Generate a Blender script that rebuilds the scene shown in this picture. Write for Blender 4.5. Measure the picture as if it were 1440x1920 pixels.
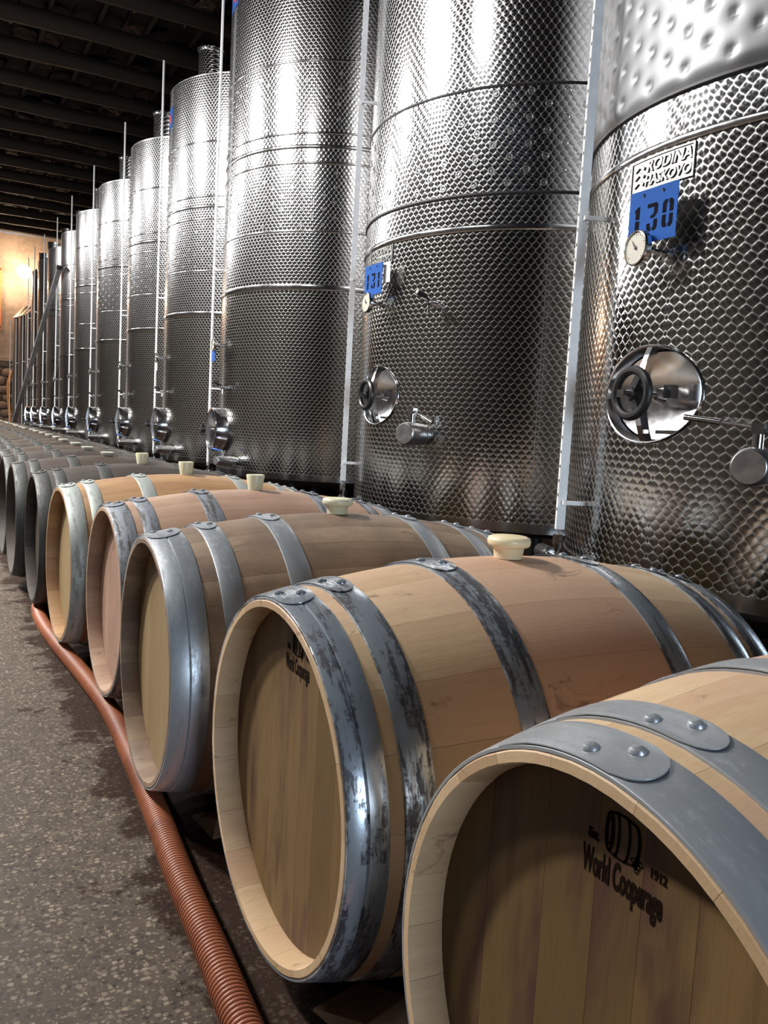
import bpy, bmesh, math, random
from math import sin, cos, pi, radians, sqrt, atan2
from mathutils import Vector, Matrix, Euler
random.seed(7)
for o in list(bpy.data.objects): bpy.data.objects.remove(o)
SC = bpy.context.scene
COL = SC.collection

# ------------------------------------------------------------------ camera
F_PX, YAW, PITCH, ROLL, CAM_H = 1569.96, radians(28.8771), radians(5.554), radians(-3.1172), 0.9151
def make_camera():
    f = Vector((sin(YAW)*cos(PITCH), cos(YAW)*cos(PITCH), -sin(PITCH)))
    r = Vector((cos(YAW), -sin(YAW), 0)); d = f.cross(r)
    rr = cos(ROLL)*r + sin(ROLL)*d; dd = -sin(ROLL)*r + cos(ROLL)*d
    m = Matrix((rr, -dd, -f)).transposed().to_4x4()
    m.translation = (0, 0, CAM_H)
    c = bpy.data.cameras.new('camera'); c.sensor_fit = 'VERTICAL'; c.sensor_height = 24.0
    c.lens = F_PX/1920*24.0; c.clip_start = 0.02
    o = bpy.data.objects.new('camera', c); COL.objects.link(o); o.matrix_world = m
    SC.camera = o
make_camera()

# ------------------------------------------------------------------ world, lights, exposure
W = bpy.data.worlds.new('world'); SC.world = W; W.use_nodes = True
W.node_tree.nodes['Background'].inputs[0].default_value = (0.55, 0.68, 0.9, 1)
W.node_tree.nodes['Background'].inputs[1].default_value = 0.6
vs = SC.view_settings
vs.view_transform = 'Standard'; vs.look = 'None'; vs.gamma = 1.0; vs.use_curve_mapping = False
vs.exposure = 0.0
def area_light(name, loc, rot, sx, sy, power, col):
    l = bpy.data.lights.new(name, 'AREA'); l.shape = 'RECTANGLE'; l.size = sx; l.size_y = sy
    l.energy = power; l.color = col
    o = bpy.data.objects.new(name, l); COL.objects.link(o); o.location = loc; o.rotation_euler = rot
    return o
# daylight entering by the open gate behind the photographer
area_light('gate_daylight', (0.15, -5.9, 1.2), (radians(90), 0, 0), 1.3, 2.2, 280, (0.70, 0.84, 1.0))
LAMPS = [(-2.5, 2.7, 110), (-2.5, 5.6, 900), (-2.5, 9.1, 520), (-2.5, 12.5, 400), (-2.5, 16.0, 380), (-2.5, 19.5, 380)]
LAMP_Z = 5.05

# ------------------------------------------------------------------ node helpers
class NB:
    def __init__(s, name):
        s.m = bpy.data.materials.new(name); s.m.use_nodes = True
        s.t = s.m.node_tree; s.n = s.t.nodes
        s.b = s.n['Principled BSDF']; s.out = s.n['Material Output']
    def new(s, typ, **kw):
        n = s.n.new(typ)
        for k, v in kw.items(): setattr(n, k, v)
        return n
    def link(s, a, b): s.t.links.new(a, b)
    def put(s, sock, v):
        if hasattr(v, 'is_linked') or isinstance(v, bpy.types.NodeSocket): s.link(v, sock)
        else:
            if sock.type == 'RGBA' and len(v) == 3: v = (*v, 1)
            sock.default_value = v
    def M(s, op, a, b=None, c=None, clamp=False):
        n = s.new('ShaderNodeMath', operation=op, use_clamp=clamp)
        s.put(n.inputs[0], a)
        if b is not None: s.put(n.inputs[1], b)
        if c is not None: s.put(n.inputs[2], c)
        return n.outputs[0]
    def VM(s, op, a, b=None, scale=None):
        n = s.new('ShaderNodeVectorMath', operation=op)
        s.put(n.inputs[0], a)
        if b is not None: s.put(n.inputs[1], b)
        if scale is not None: s.put(n.inputs['Scale'], scale)
        return n.outputs[1] if op in ('LENGTH', 'DOT_PRODUCT') else n.outputs[0]
    def coord(s, kind='Object'): return s.new('ShaderNodeTexCoord').outputs[kind]
    def sep(s, v):
        n = s.new('ShaderNodeSeparateXYZ'); s.put(n.inputs[0], v); return n.outputs
    def comb(s, x, y, z):
        n = s.new('ShaderNodeCombineXYZ')
        for i, v in enumerate((x, y, z)): s.put(n.inputs[i], v)
        return n.outputs[0]
    def rnd(s): return s.new('ShaderNodeObjectInfo').outputs['Random']
    def scaled(s, v, sc):
        n = s.new('ShaderNodeMapping'); s.put(n.inputs[0], v); n.inputs['Scale'].default_value = sc; return n.outputs[0]
    def noise(s, v, scale, detail=3, rough=0.55, dist=0.0, w=None):
        n = s.new('ShaderNodeTexNoise')
        if w is not None: n.noise_dimensions = '4D'; s.put(n.inputs['W'], w)
        s.put(n.inputs['Vector'], v); n.inputs['Scale'].default_value = scale
        n.inputs['Detail'].default_value = detail; n.inputs['Roughness'].default_value = rough
        n.inputs['Distortion'].default_value = dist
        return n.outputs['Fac']
    def ramp(s, fac, stops, interp='LINEAR'):
        n = s.new('ShaderNodeValToRGB'); s.put(n.inputs[0], fac); cr = n.color_ramp; cr.interpolation = interp
        while len(cr.elements) < len(stops): cr.elements.new(0.5)
        for e, (p, c) in zip(cr.elements, stops):
            e.position = p; e.color = (*c, 1) if len(c) == 3 else c
        return n.outputs[0]
    def smooth(s, v, a, b, lo=0.0, hi=1.0):
        n = s.new('ShaderNodeMapRange', interpolation_type='SMOOTHSTEP'); s.put(n.inputs[0], v)
        for i, x in ((1, a), (2, b), (3, lo), (4, hi)): s.put(n.inputs[i], x)
        return n.outputs[0]
    def mix(s, f, a, b, mode='MIX'):
        n = s.new('ShaderNodeMix', data_type='RGBA', blend_type=mode)
        s.put(n.inputs[0], f); s.put(n.inputs[6], a); s.put(n.inputs[7], b); return n.outputs[2]
    def mixf(s, f, a, b):
        n = s.new('ShaderNodeMix', data_type='FLOAT')
        s.put(n.inputs[0], f); s.put(n.inputs[2], a); s.put(n.inputs[3], b); return n.outputs[0]
    def bump(s, h, strength, dist=0.01):
        n = s.new('ShaderNodeBump'); s.put(n.inputs['Height'], h)
        n.inputs['Strength'].default_value = strength; n.inputs['Distance'].default_value = dist
        s.link(n.outputs[0], s.b.inputs['Normal']); return n.outputs[0]
    def set(s, **kw):
        names = dict(col='Base Color', rough='Roughness', metal='Metallic', spec='Specular IOR Level', coat='Coat Weight',
                     em='Emission Color', ems='Emission Strength', trans='Transmission Weight', sss='Subsurface Weight',
                     aniso='Anisotropic', tan='Tangent', nor='Normal', alpha='Alpha', ior='IOR')
        for k, v in kw.items(): s.put(s.b.inputs[names[k]], v)
        return s.m
MATS = {}
def plain(name, col, rough=0.5, metal=0.0, var=0.12, scale=30, **kw):
    if name in MATS: return MATS[name]
    b = NB(name); f = b.noise(b.coord(), scale, 3)
    c = b.mix(b.smooth(f, 0.3, 0.7), tuple(x*(1-var) for x in col), tuple(min(1, x*(1+var)) for x in col))
    b.set(col=c, rough=b.mixf(f, max(0.02, rough-0.06), min(1, rough+0.06)), metal=metal, **kw)
    MATS[name] = b.m
    return b.m

def mat_turned(name, du=0.038, dv=0.024, rad=0.0240, rough=0.135, tilt=0.085, col=(0.74, 0.74, 0.75), aniso=0.6, R=1.0):
    b = NB(name)
    co = b.coord(); x, y, z = b.sep(co)
    ang = b.M('ARCTAN2', y, x)
    u = b.M('MULTIPLY', ang, R/du); v = b.M('MULTIPLY', z, 1/dv)
    j0 = b.M('FLOOR', v)
    def cand(j):
        par = b.M('MULTIPLY', b.M('FLOORED_MODULO', j, 2.0), 0.5)
        q = b.M('SUBTRACT', u, par)
        lu = b.M('MULTIPLY', b.M('SUBTRACT', q, b.M('ROUND', q)), du)
        lv = b.M('MULTIPLY', b.M('SUBTRACT', v, j), dv)
        return lu, lv, b.M('ADD', b.M('MULTIPLY', lu, lu), b.M('MULTIPLY', lv, lv))
    a1 = cand(b.M('ADD', j0, 1.0)); a0 = cand(j0)
    sel = b.M('LESS_THAN', a1[2], a0[2])
    lu = b.mixf(sel, a0[0], a1[0]); lv = b.mixf(sel, a0[1], a1[1])
    gap = b.M('ABSOLUTE', b.M('SUBTRACT', b.M('SQRT', a0[2]), b.M('SQRT', a1[2])))
    side = b.M('SUBTRACT', du/2, b.M('ABSOLUTE', lu))
    edge = b.M('MAXIMUM', b.smooth(gap, 0.0005, 0.0085, 0.74, 0.0), b.smooth(side, 0.0004, 0.0034, 0.74, 0.0))
    T = b.comb(b.M('MULTIPLY', b.M('SINE', ang), -1.0), b.M('COSINE', ang), 0.0)
    rl = b.VM('ADD', b.VM('SCALE', T, scale=lu), b.comb(0.0, 0.0, lv))
    vt = b.new('ShaderNodeVectorTransform', vector_type='VECTOR', convert_from='OBJECT', convert_to='WORLD')
    b.put(vt.inputs[0], rl); rad_w = vt.outputs[0]
    tang = b.VM('NORMALIZE', rad_w)
    vn = b.new('ShaderNodeVectorTransform', vector_type='VECTOR', convert_from='OBJECT', convert_to='WORLD')
    b.put(vn.inputs[0], b.comb(b.M('COSINE', ang), b.M('SINE', ang), 0.0))
    nrm = b.VM('NORMALIZE', b.VM('ADD', vn.outputs[0], b.VM('SCALE', rad_w, scale=tilt/rad)))
    smear = b.noise(b.scaled(co, (1, 1, 0.35)), 5, 4)
    c = b.mix(b.smooth(smear, 0.35, 0.7), col, tuple(k*0.86 for k in col)); c = b.mix(edge, b.mix(1.0, c, (0.80, 0.80, 0.80), 'MULTIPLY'), tuple(min(0.92, k*1.3) for k in col))
    b.set(col=c, metal=1.0, rough=b.mixf(edge, rough, rough+0.22), aniso=aniso, tan=tang, nor=nrm)
    return b.m

def mat_oak(name, light, dark, stain, stain_amt, grime=0.0, axis='x', rough=0.55, bloom=False):
    """wood with the grain along one object axis; every stave or board has its own tone"""
    b = NB(name); co = b.coord(); r = b.rnd()
    off = b.comb(b.M('MULTIPLY', r, 37.0), b.M('MULTIPLY', r, 91.0), b.M('MULTIPLY', r, 53.0))
    p = b.VM('ADD', co, off)
    sc = (3, 40, 40) if axis == 'x' else (40, 40, 3)
    g = b.noise(b.scaled(p, sc), 1.6, 5, 0.6, 0.4)
    fine = b.noise(b.scaled(p, tuple(k*4 for k in sc)), 1.6, 3)
    tone = b.M('ADD', b.M('MULTIPLY', g, 0.55), b.M('MULTIPLY', r, 0.55))
    c = b.mix(b.smooth(tone, 0.2, 0.85), light, dark)
    c = b.mix(b.M('MULTIPLY', b.smooth(fine, 0.55, 0.8), 0.35), c, tuple(k*0.6 for k in dark))
    sc2 = (3.2, 6, 6) if axis == 'x' else (9, 9, 2.2)
    s1 = b.noise(b.scaled(b.VM('ADD', co, b.VM('SCALE', off, scale=0.15)), sc2), 1.0, 4, 0.6, 0.3)
    sf = b.M('MULTIPLY', b.smooth(s1, 0.46, 0.66), stain_amt)
    if bloom:
        ax = b.M('ABSOLUTE', b.sep(co)[0]); w_ = b.M('ADD', ax, b.M('MULTIPLY', b.M('SUBTRACT', b.noise(co, 7, 4), 0.5), 0.25))
        sf = b.M('MAXIMUM', b.M('MULTIPLY', sf, 0.45), b.M('MULTIPLY', b.smooth(w_, 0.10, 0.27, 1.0, 0.0), stain_amt*0.75))
    c = b.mix(sf, c, stain)
    dk = b.noise(b.scaled(p, (9, 16, 16) if axis == 'x' else (16, 16, 7)), 1.3, 5, 0.65, 0.8)
    c = b.mix(b.M('MULTIPLY', b.smooth(dk, 0.61, 0.72), 0.6), c, (0.09, 0.05, 0.036))
    if grime:
        gr = b.noise(co, 9, 5, 0.65)
        c = b.mix(b.M('MULTIPLY', b.smooth(gr, 0.35, 0.65), grime), c, (0.05, 0.042, 0.036))
    b.set(col=c, rough=b.mixf(g, rough-0.08, rough+0.12), spec=0.35)
    b.bump(fine, 0.12, 0.002)
    return b.m

def mat_hoop(name, light=(0.40, 0.44, 0.48), dark=(0.10, 0.10, 0.115), thr=(0.48, 0.62), rough=0.38, metal=0.62, stripe=False):
    b = NB(name); co = b.coord(); x, y, z = b.sep(co)
    ang = b.M('ARCTAN2', z, y); r = b.rnd()
    p = b.comb(b.M('MULTIPLY', x, 38.0), b.M('MULTIPLY', ang, 1.7), b.M('MULTIPLY', r, 40.0))
    f = b.noise(p, 1.5, 6, 0.68)
    fine = b.noise(co, 75, 4, 0.7)
    f2 = b.M('ADD', b.M('MULTIPLY', f, 0.72), b.M('MULTIPLY', fine, 0.28))
    msk = b.smooth(f2, thr[0], thr[1])
    c = b.mix(msk, light, dark)
    c = b.mix(b.M('MULTIPLY', b.smooth(fine, 0.55, 0.7), 0.3), c, tuple(min(1, k*1.25) for k in light))
    b.set(col=c, metal=b.mixf(msk, metal, metal*0.55), rough=b.mixf(msk, rough, rough+0.22))
    b.bump(fine, 0.08, 0.001)
    return b.m

def mat_floor():
    b = NB('terrazzo'); co = b.coord(); x, y, z = b.sep(co)
    warp = b.new('ShaderNodeTexNoise'); b.put(warp.inputs['Vector'], co); warp.inputs['Scale'].default_value = 40
    pw = b.VM('ADD', co, b.VM('SCALE', warp.outputs['Color'], scale=0.012))
    def chips(scale, lo, off):
        v = b.new('ShaderNodeTexVoronoi', voronoi_dimensions='3D', feature='F1')
        b.put(v.inputs['Vector'], b.VM('ADD', pw, (off, off*1.7, 0.0))); v.inputs['Scale'].default_value = scale
        cs = b.new('ShaderNodeSeparateColor'); b.link(v.outputs['Color'], cs.inputs[0])
        m = b.M('MULTIPLY', b.smooth(v.outputs['Distance'], lo, lo+0.06, 1.0, 0.0), b.M('GREATER_THAN', cs.outputs[0], 0.33))
        return m, cs.outputs[1]
    m1, k1 = chips(84, 0.38, 0.0); m2, k2 = chips(165, 0.40, 3.1)
    n = b.noise(co, 14, 5, 0.6)
    base = b.mix(b.smooth(n, 0.3, 0.7), (0.045, 0.032, 0.022), (0.070, 0.051, 0.036))
    ramp = [(0.0, (0.022, 0.017, 0.014)), (0.30, (0.045, 0.033, 0.027)), (0.40, (0.090, 0.069, 0.050)), (0.78, (0.215, 0.172, 0.128)), (1.0, (0.065, 0.048, 0.038))]
    c = b.mix(b.M('MULTIPLY', m2, 0.8), base, b.ramp(k2, ramp)); c = b.mix(m1, c, b.ramp(k1, ramp))
    big = b.noise(co, 1.1, 4, 0.6); c = b.mix(b.M('MULTIPLY', b.smooth(big, 0.45, 0.7), 0.35), c, (0.040, 0.029, 0.023))
    # spilled wine along the foot of the barrels
    nz = b.noise(co, 5.5, 8, 0.74)
    edge = b.M('ADD', x, b.M('MULTIPLY', b.M('SUBTRACT', nz, 0.5), 0.75))
    wet = b.smooth(edge, 0.37, 0.43)
    sp = b.smooth(b.noise(b.VM('ADD', co, (5.0, 2.0, 0.0)), 6.5, 5, 0.6), 0.66, 0.70)
    wet = b.M('MAXIMUM', wet, b.M('MULTIPLY', sp, 0.8))
    c = b.mix(b.M('MULTIPLY', wet, 0.80), c, (0.014, 0.005, 0.0028))
    b.set(col=c, rough=b.mixf(wet, b.mixf(m1, 0.6, 0.5), 0.55), spec=b.mixf(wet, 0.22, 0.08))
    return b.m

# ------------------------------------------------------------------ geometry helpers
class G:
    """collects shapes that become ONE mesh object"""
    def __init__(s): s.v = []; s.f = []
    def add(s, vs_, fs):
        k = len(s.v); s.v += [tuple(p) for p in vs_]; s.f += [tuple(i+k for i in f) for f in fs]; return s
    def box(s, c, d, rot=None):
        m = rot.to_matrix() if isinstance(rot, Euler) else rot
        vs_ = []
        for x in (-.5, .5):
            for y in (-.5, .5):
                for z in (-.5, .5):
                    p = Vector((x*d[0], y*d[1], z*d[2]))
                    if m: p = m @ p
                    vs_.append(p+Vector(c))
        return s.add(vs_, [(0, 1, 3, 2), (4, 6, 7, 5), (0, 4, 5, 1), (2, 3, 7, 6), (0, 2, 6, 4), (1, 5, 7, 3)])
    def frame(s, d):
        d = Vector(d).normalized(); a = Vector((0, 0, 1)) if abs(d.z) < .9 else Vector((1, 0, 0))
        u = d.cross(a).normalized(); return u, d.cross(u).normalized(), d
    def prof(s, p0, d, prof, n=24, cap=True):
        """lathe: prof is [(radius, distance along d)] from p0"""
        u, w, d = s.frame(d); p0 = Vector(p0); vs_ = []; fs = []
        for r, h in prof:
            for i in range(n):
                a = 2*pi*i/n; vs_.append(p0+d*h+(u*cos(a)+w*sin(a))*r)
        m = len(prof)
        for k in range(m-1):
            for i in range(n):
                j = (i+1) % n; fs.append((k*n+i, (k+1)*n+i, (k+1)*n+j, k*n+j))
        if cap: fs.append(tuple(range(n))); fs.append(tuple((m-1)*n+i for i in reversed(range(n))))
        return s.add(vs_, fs)
    def cyl(s, p0, p1, r0, r1=None, n=16):
        p0 = Vector(p0); p1 = Vector(p1); L = (p1-p0).length
        return s.prof(p0, p1-p0, [(r0, 0), (r0 if r1 is None else r1, L)], n)
    def tube(s, path, r, n=10, closed=False, cap=True):
        path = [Vector(p) for p in path]; m = len(path); vs_ = []; fs = []
        up = None
        for k, p in enumerate(path):
            if closed: d = path[(k+1) % m]-path[k-1]
            else: d = path[min(k+1, m-1)]-path[max(k-1, 0)]
            d.normalize()
            if up is None: u, w, _ = s.frame(d)
            else: u = (up-d*up.dot(d)).normalized(); w = d.cross(u)
            up = u
            rr = r[k] if isinstance(r, (list, tuple)) else r
            for i in range(n):
                a = 2*pi*i/n; vs_.append(p+(u*cos(a)+w*sin(a))*rr)
        for k in range(m if closed else m-1):
            k2 = (k+1) % m
            for i in range(n):
                j = (i+1) % n; fs.append((k*n+i, k*n+j, k2*n+j, k2*n+i))
        if cap and not closed: fs.append(tuple(reversed(range(n)))); fs.append(tuple((m-1)*n+i for i in range(n)))
        return s.add(vs_, fs)
    def sphere(s, c, r, n=12, sx=1, sy=1, sz=1):
        m = n//2; vs_ = []; fs = []
        for k in range(1, m):
            t = pi*k/m
            for i in range(n):
                a = 2*pi*i/n; vs_.append((c[0]+sx*r*sin(t)*cos(a), c[1]+sy*r*sin(t)*sin(a), c[2]+sz*r*cos(t)))
        vs_ += [(c[0], c[1], c[2]+sz*r), (c[0], c[1], c[2]-sz*r)]; a0 = (m-1)*n
        for k in range(m-2):
            for i in range(n):
                j = (i+1) % n; fs.append((k*n+i, (k+1)*n+i, (k+1)*n+j, k*n+j))
        for i in range(n):
            j = (i+1) % n; fs.append((a0, i, j)); fs.append((a0+1, (m-2)*n+j, (m-2)*n+i))
        return s.add(vs_, fs)
    def bent(s, R):
        """wrap local y around a cylinder of radius R whose surface is x = 0"""
        s.v = [((R+x)*cos(y/R)-R, (R+x)*sin(y/R), z) for x, y, z in s.v]; return s
    def mesh(s, name, mat=None, sharp=32, fix=True):
        me = bpy.data.meshes.new(name); me.from_pydata(s.v, [], s.f)
        if fix:
            bm = bmesh.new(); bm.from_mesh(me); bmesh.ops.recalc_face_normals(bm, faces=bm.faces); bm.to_mesh(me); bm.free()
        if mat: me.materials.append(mat)
        me.shade_smooth(); me.set_sharp_from_angle(angle=radians(sharp))
        return me
    def build(s, name, mat, parent=None, sharp=32, fix=True, **kw):
        return obj(name, s.mesh(name, mat, sharp, fix), parent, **kw)
def obj(name, me, parent=None, loc=(0, 0, 0), rot=(0, 0, 0), mat=None, scale=None):
    o = bpy.data.objects.new(name, me); COL.objects.link(o); o.parent = parent
    o.location = loc; o.rotation_euler = rot
    if scale: o.scale = scale
    if mat:
        o.material_slots[0].link = 'OBJECT'; o.material_slots[0].material = mat
    return o
def thing(name, label, cat, loc=(0, 0, 0), rz=0, group=None):
    o = bpy.data.objects.new(name, None); COL.objects.link(o); o.location = loc; o.rotation_euler = (0, 0, rz)
    o.empty_display_size = 0.1
    return tag(o, label, cat, group)
def tag(o, label=None, cat=None, group=None, kind=None):
    for k, v in (('label', label), ('category', cat), ('group', group), ('kind', kind)):
        if v: o[k] = v
    return o
def text_geo(body, size, sx=1.0, bold=0.0, align='CENTER'):
    """flat lettering as vertices in (right, up) and faces"""
    cu = bpy.data.curves.new('lettering', 'FONT'); cu.body = body; cu.size = size; cu.offset = bold
    cu.align_x = align; cu.align_y = 'CENTER'; cu.resolution_u = 3
    o = bpy.data.objects.new('lettering', cu); COL.objects.link(o)
    dg = bpy.context.evaluated_depsgraph_get(); me = bpy.data.meshes.new_from_object(o.evaluated_get(dg))
    vs_ = [(v.co.x*sx, v.co.y) for v in me.vertices]; fs = [tuple(p.vertices) for p in me.polygons]
    bpy.data.objects.remove(o); bpy.data.curves.remove(cu); bpy.data.meshes.remove(me)
    return vs_, fs

# ------------------------------------------------------------------ materials
M_TURN = mat_turned('engine_turned_steel')
M_TURN_DK = mat_turned('engine_turned_steel_shaded', col=(0.56, 0.55, 0.53), rough=0.135, tilt=0.09)  # copy for the lower courses: browner, and their shade darkened into the colour
M_STEEL = plain('polished_steel', (0.66, 0.66, 0.67), 0.16, 1.0, 0.05)
M_STEEL_SAT = plain('satin_steel', (0.58, 0.585, 0.60), 0.30, 1.0, 0.08)
M_JACKET = plain('pillow_plate_steel', (0.15, 0.153, 0.16), 0.45, 0.95, 0.06, 6)
M_SEAM = plain('seam_sealant', (0.03, 0.03, 0.032), 0.5, 0.3)
M_BLACK = plain('black_plastic', (0.012, 0.012, 0.013), 0.38)
M_BLUE = plain('blue_paint', (0.022, 0.095, 0.36), 0.75, 0.0, 0.06, 40, spec=0.12)
M_BLUEH = plain('blue_handle', (0.02, 0.12, 0.45), 0.4)
M_STENCIL = plain('stencil_black', (0.008, 0.008, 0.012), 0.9, spec=0.05)
M_DIAL = plain('dial_white', (0.50, 0.48, 0.41), 0.4, 0.0, 0.04)
M_WHITE = plain('white_card', (0.75, 0.75, 0.74), 0.5, 0.0, 0.05)
M_RAIL = plain('gauge_rail', (0.74, 0.75, 0.76), 0.4, 0.0, 0.06)
M_CAST = plain('embossed_plate', (0.21, 0.21, 0.205), 0.40, 1.0, 0.1, 60)
M_RED = plain('red_print', (0.55, 0.03, 0.03), 0.5)
M_GALV = plain('galvanised_steel', (0.5, 0.51, 0.52), 0.42, 0.85, 0.15, 12)
M_LEG = plain('dark_base', (0.05, 0.05, 0.052), 0.5, 0.4)
M_INK = plain('burnt_brand', (0.010, 0.005, 0.003), 0.9, spec=0.05)
def mat_tube():
    b = NB('clear_tube'); b.set(col=(0.85, 0.87, 0.88), rough=0.08, trans=0.85, ior=1.25); return b.m
M_TUBE = mat_tube()
def mat_bung(name, c):
    b = NB(name); b.set(col=c, rough=0.35, sss=0.15); b.b.inputs['Subsurface Radius'].default_value = (0.01, 0.007, 0.004); return b.m
M_BUNG = mat_bung('cream_silicone', (0.76, 0.64, 0.41)); M_BUNG2 = mat_bung('pale_silicone', (0.62, 0.60, 0.42))
M_BUNG3 = mat_bung('white_silicone', (0.495, 0.480, 0.405))

# ------------------------------------------------------------------ room shell
XL, XR, YB, YF, HC = -7.5, 5.0, -6.0, 28.0, 6.15
def structure(o): o['kind'] = 'structure'; return o
structure(G().box(((XL+XR)/2, (YB+YF)/2, -0.1), (XR-XL+0.4, YF-YB+0.4, 0.2)).build('floor', mat_floor()))
def mat_plaster():
    b = NB('old_plaster'); co = b.coord(); n = b.noise(co, 1.6, 6, 0.65); n2 = b.noise(co, 9, 4)
    c = b.mix(b.smooth(n, 0.35, 0.65), (0.26, 0.19, 0.15), (0.17, 0.122, 0.095)); c = b.mix(b.M('MULTIPLY', b.smooth(n2, 0.5, 0.75), 0.4), c, (0.36, 0.28, 0.22))
    b.set(col=c, rough=0.85); b.bump(n2, 0.3, 0.02); return b.m
M_PLAST = mat_plaster()
M_WALLD = plain('dark_stone_wall', (0.028, 0.023, 0.02), 0.9, 0.0, 0.35, 3)
wb = structure(G().box(((XL+XR)/2, YF+0.15, HC/2), (XR-XL+0.4, 0.3, HC)).build('wall_back', M_PLAST))
structure(G().box((XL-0.1, (YB+YF)/2, HC/2), (0.2, YF-YB, HC)).build('wall_left', M_WALLD))
structure(G().box((XR+0.1, (YB+YF)/2, HC/2), (0.2, YF-YB, HC)).build('wall_right', M_WALLD))
g = G()   # wall behind the photographer, with the open gate in it
g.box(((XL-0.65)/2, YB-0.1, HC/2), (-0.65-XL, 0.2, HC)); g.box(((XR+0.95)/2, YB-0.1, HC/2), (XR-0.95, 0.2, HC)); g.box((0.15, YB-0.1, (HC+2.45)/2), (1.6, 0.2, HC-2.45))
structure(g.build('wall_front', M_WALLD))
# rubble courses at the foot of the back wall
def mat_stone():
    b = NB('rubble_stone'); co = b.coord(); r = b.rnd(); n = b.noise(co, 14, 5, 0.6)
    c = b.mix(r, (0.20, 0.125, 0.085), (0.11, 0.078, 0.06)); c = b.mix(b.smooth(n, 0.4, 0.7), c, (0.27, 0.18, 0.13))
    b.set(col=c, rough=0.9); b.bump(n, 0.5, 0.02); return b.m
M_STONE = mat_stone()
def stone_mesh(seed):
    rnd = random.Random(seed); g = G().sphere((0, 0, 0), 0.5, 10)
    g.v = [(x*(1+rnd.uniform(-.12, .12)), y*(1+rnd.uniform(-.12, .12)), z*(1+rnd.uniform(-.12, .12))) for x, y, z in g.v]
    # squarish
    g.v = [tuple(math.copysign(abs(k)**0.6*0.5**0.4, k) for k in p) for p in g.v]
    return g.mesh('stone', M_STONE, 60)
SM = [stone_mesh(i) for i in range(5)]
z = 0.0
while z < 2.3:
    h = random.uniform(.20, .30); x = 0.4
    while x < 3.6:
        w = random.uniform(.28, .55)
        obj('stone', random.choice(SM), wb, (x+w/2, YF-0.02, z+h/2), (random.uniform(-.05, .05), random.uniform(-.06, .06), 0), scale=(w*1.02, 0.22, h*1.02))
        x += w
    z += h
g = G().box((2.0, YF-0.07, 2.42), (4.4, 0.16, 0.09)); structure(g.build('trim_1', M_PLAST))
# framed orange window high on the back wall
w = structure(tag(bpy.data.objects.new('window_1', None))); COL.objects.link(w); w.location = (0, YF-0.03, 0)
M_ORNG = plain('orange_frame', (0.62, 0.16, 0.05), 0.4)
for (cx, cz, sx, sz) in ((1.93, 4.22, .09, 1.75), (0.95, 4.22, .09, 1.75), (1.44, 5.08, 1.07, .09), (1.44, 3.36, 1.07, .09), (1.44, 4.22, .06, 1.75)):
    G().box((cx, 0, cz), (sx, 0.10, sz)).build('frame_bar', M_ORNG, w)
def mat_pane():
    b = NB('window_pane'); b.set(col=(0.30, 0.12, 0.06), rough=0.12, spec=0.8); return b.m
MP = mat_pane()
for cx in (1.19, 1.69): G().box((cx, 0.02, 4.22), (0.44, 0.02, 1.64)).build('pane', MP, w)

# roof: pole beams across the hall, clay tiles and a deck above
def mat_beam():
    b = NB('old_beam'); co = b.coord(); r = b.rnd(); g_ = b.noise(b.scaled(co, (1.5, 14, 14)), 1.5, 5, 0.6)
    c = b.mix(g_, (0.026, 0.019, 0.013), (0.046, 0.033, 0.023)); b.set(col=c, rough=0.8); b.bump(g_, 0.4, 0.02); return b.m
M_BEAM = mat_beam()
ceil = structure(G().box(((XL+XR)/2, (YB+YF)/2, HC+0.38), (XR-XL+0.4, YF-YB+0.4, 0.1)).build('ceiling', plain('roof_deck', (0.03, 0.024, 0.02), 0.9)))
def beam_mesh(seed):
    rnd = random.Random(seed); n = 14; path = []; rad = []
    for i in range(n):
        t = i/(n-1); path.append((XL+(XR-XL)*t, rnd.uniform(-.02, .02), rnd.uniform(-.015, .015))); rad.append(0.115+0.012*rnd.uniform(-1, 1))
    return G().tube(path, rad, 10).mesh('beam', M_BEAM, 50)
BM = [beam_mesh(i) for i in range(4)]
y = YB+0.6; k = 0
while y < YF-0.2:
    obj('beam', BM[k % 4], ceil, (0, y+random.uniform(-.04, .04), HC-0.1)); y += 1.19; k += 1
def batten_mesh(): return G().box((0, 0, 0), (0.05, YF-YB, 0.04)).mesh('batten', M_BEAM)
bt = batten_mesh()
x = XL+0.25
while x < XR:
    obj('batten', bt, ceil, (x, (YB+YF)/2, HC+0.035)); x += 0.62
def mat_tile():
    b = NB('clay_tile'); co = b.coord(); r = b.rnd(); n = b.noise(co, 12, 4)
    c = b.ramp(r, [(0, (0.014, 0.010, 0.008)), (0.6, (0.028, 0.018, 0.014)), (0.80, (0.13, 0.072, 0.052)), (1, (0.34, 0.25, 0.20))])
    c = b.mix(b.smooth(n, 0.4, 0.7), c, (0.018, 0.013, 0.011)); b.set(col=c, rough=0.85); return b.m
M_TILE = mat_tile()
def tile_geo(): 
    g = G(); n = 6; vs_ = []; fs = []
    for yy in (-.24, .24):
        for i in range(n+1):
            a = pi*(0.12+0.76*i/n); vs_.append((-.17*cos(a), yy, .06*sin(a))); vs_.append((-.155*cos(a), yy, .06*sin(a)-.014))
    k = 2*(n+1)
    for i in range(n):
        a = 2*i; fs += [(a, a+2, a+2+k, a+k), (a+1, a+1+k, a+3+k, a+3), (a, a+1, a+3, a+2), (a+k, a+k+2, a+k+3, a+k+1)]
    fs += [(0, k, k+1, 1), (2*n, 2*n+1, 2*n+1+k, 2*n+k)]
    return g.add(vs_, fs)
tm = tile_geo().mesh('roof_tile', M_TILE)
cells = []
x = XL+0.5
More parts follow.
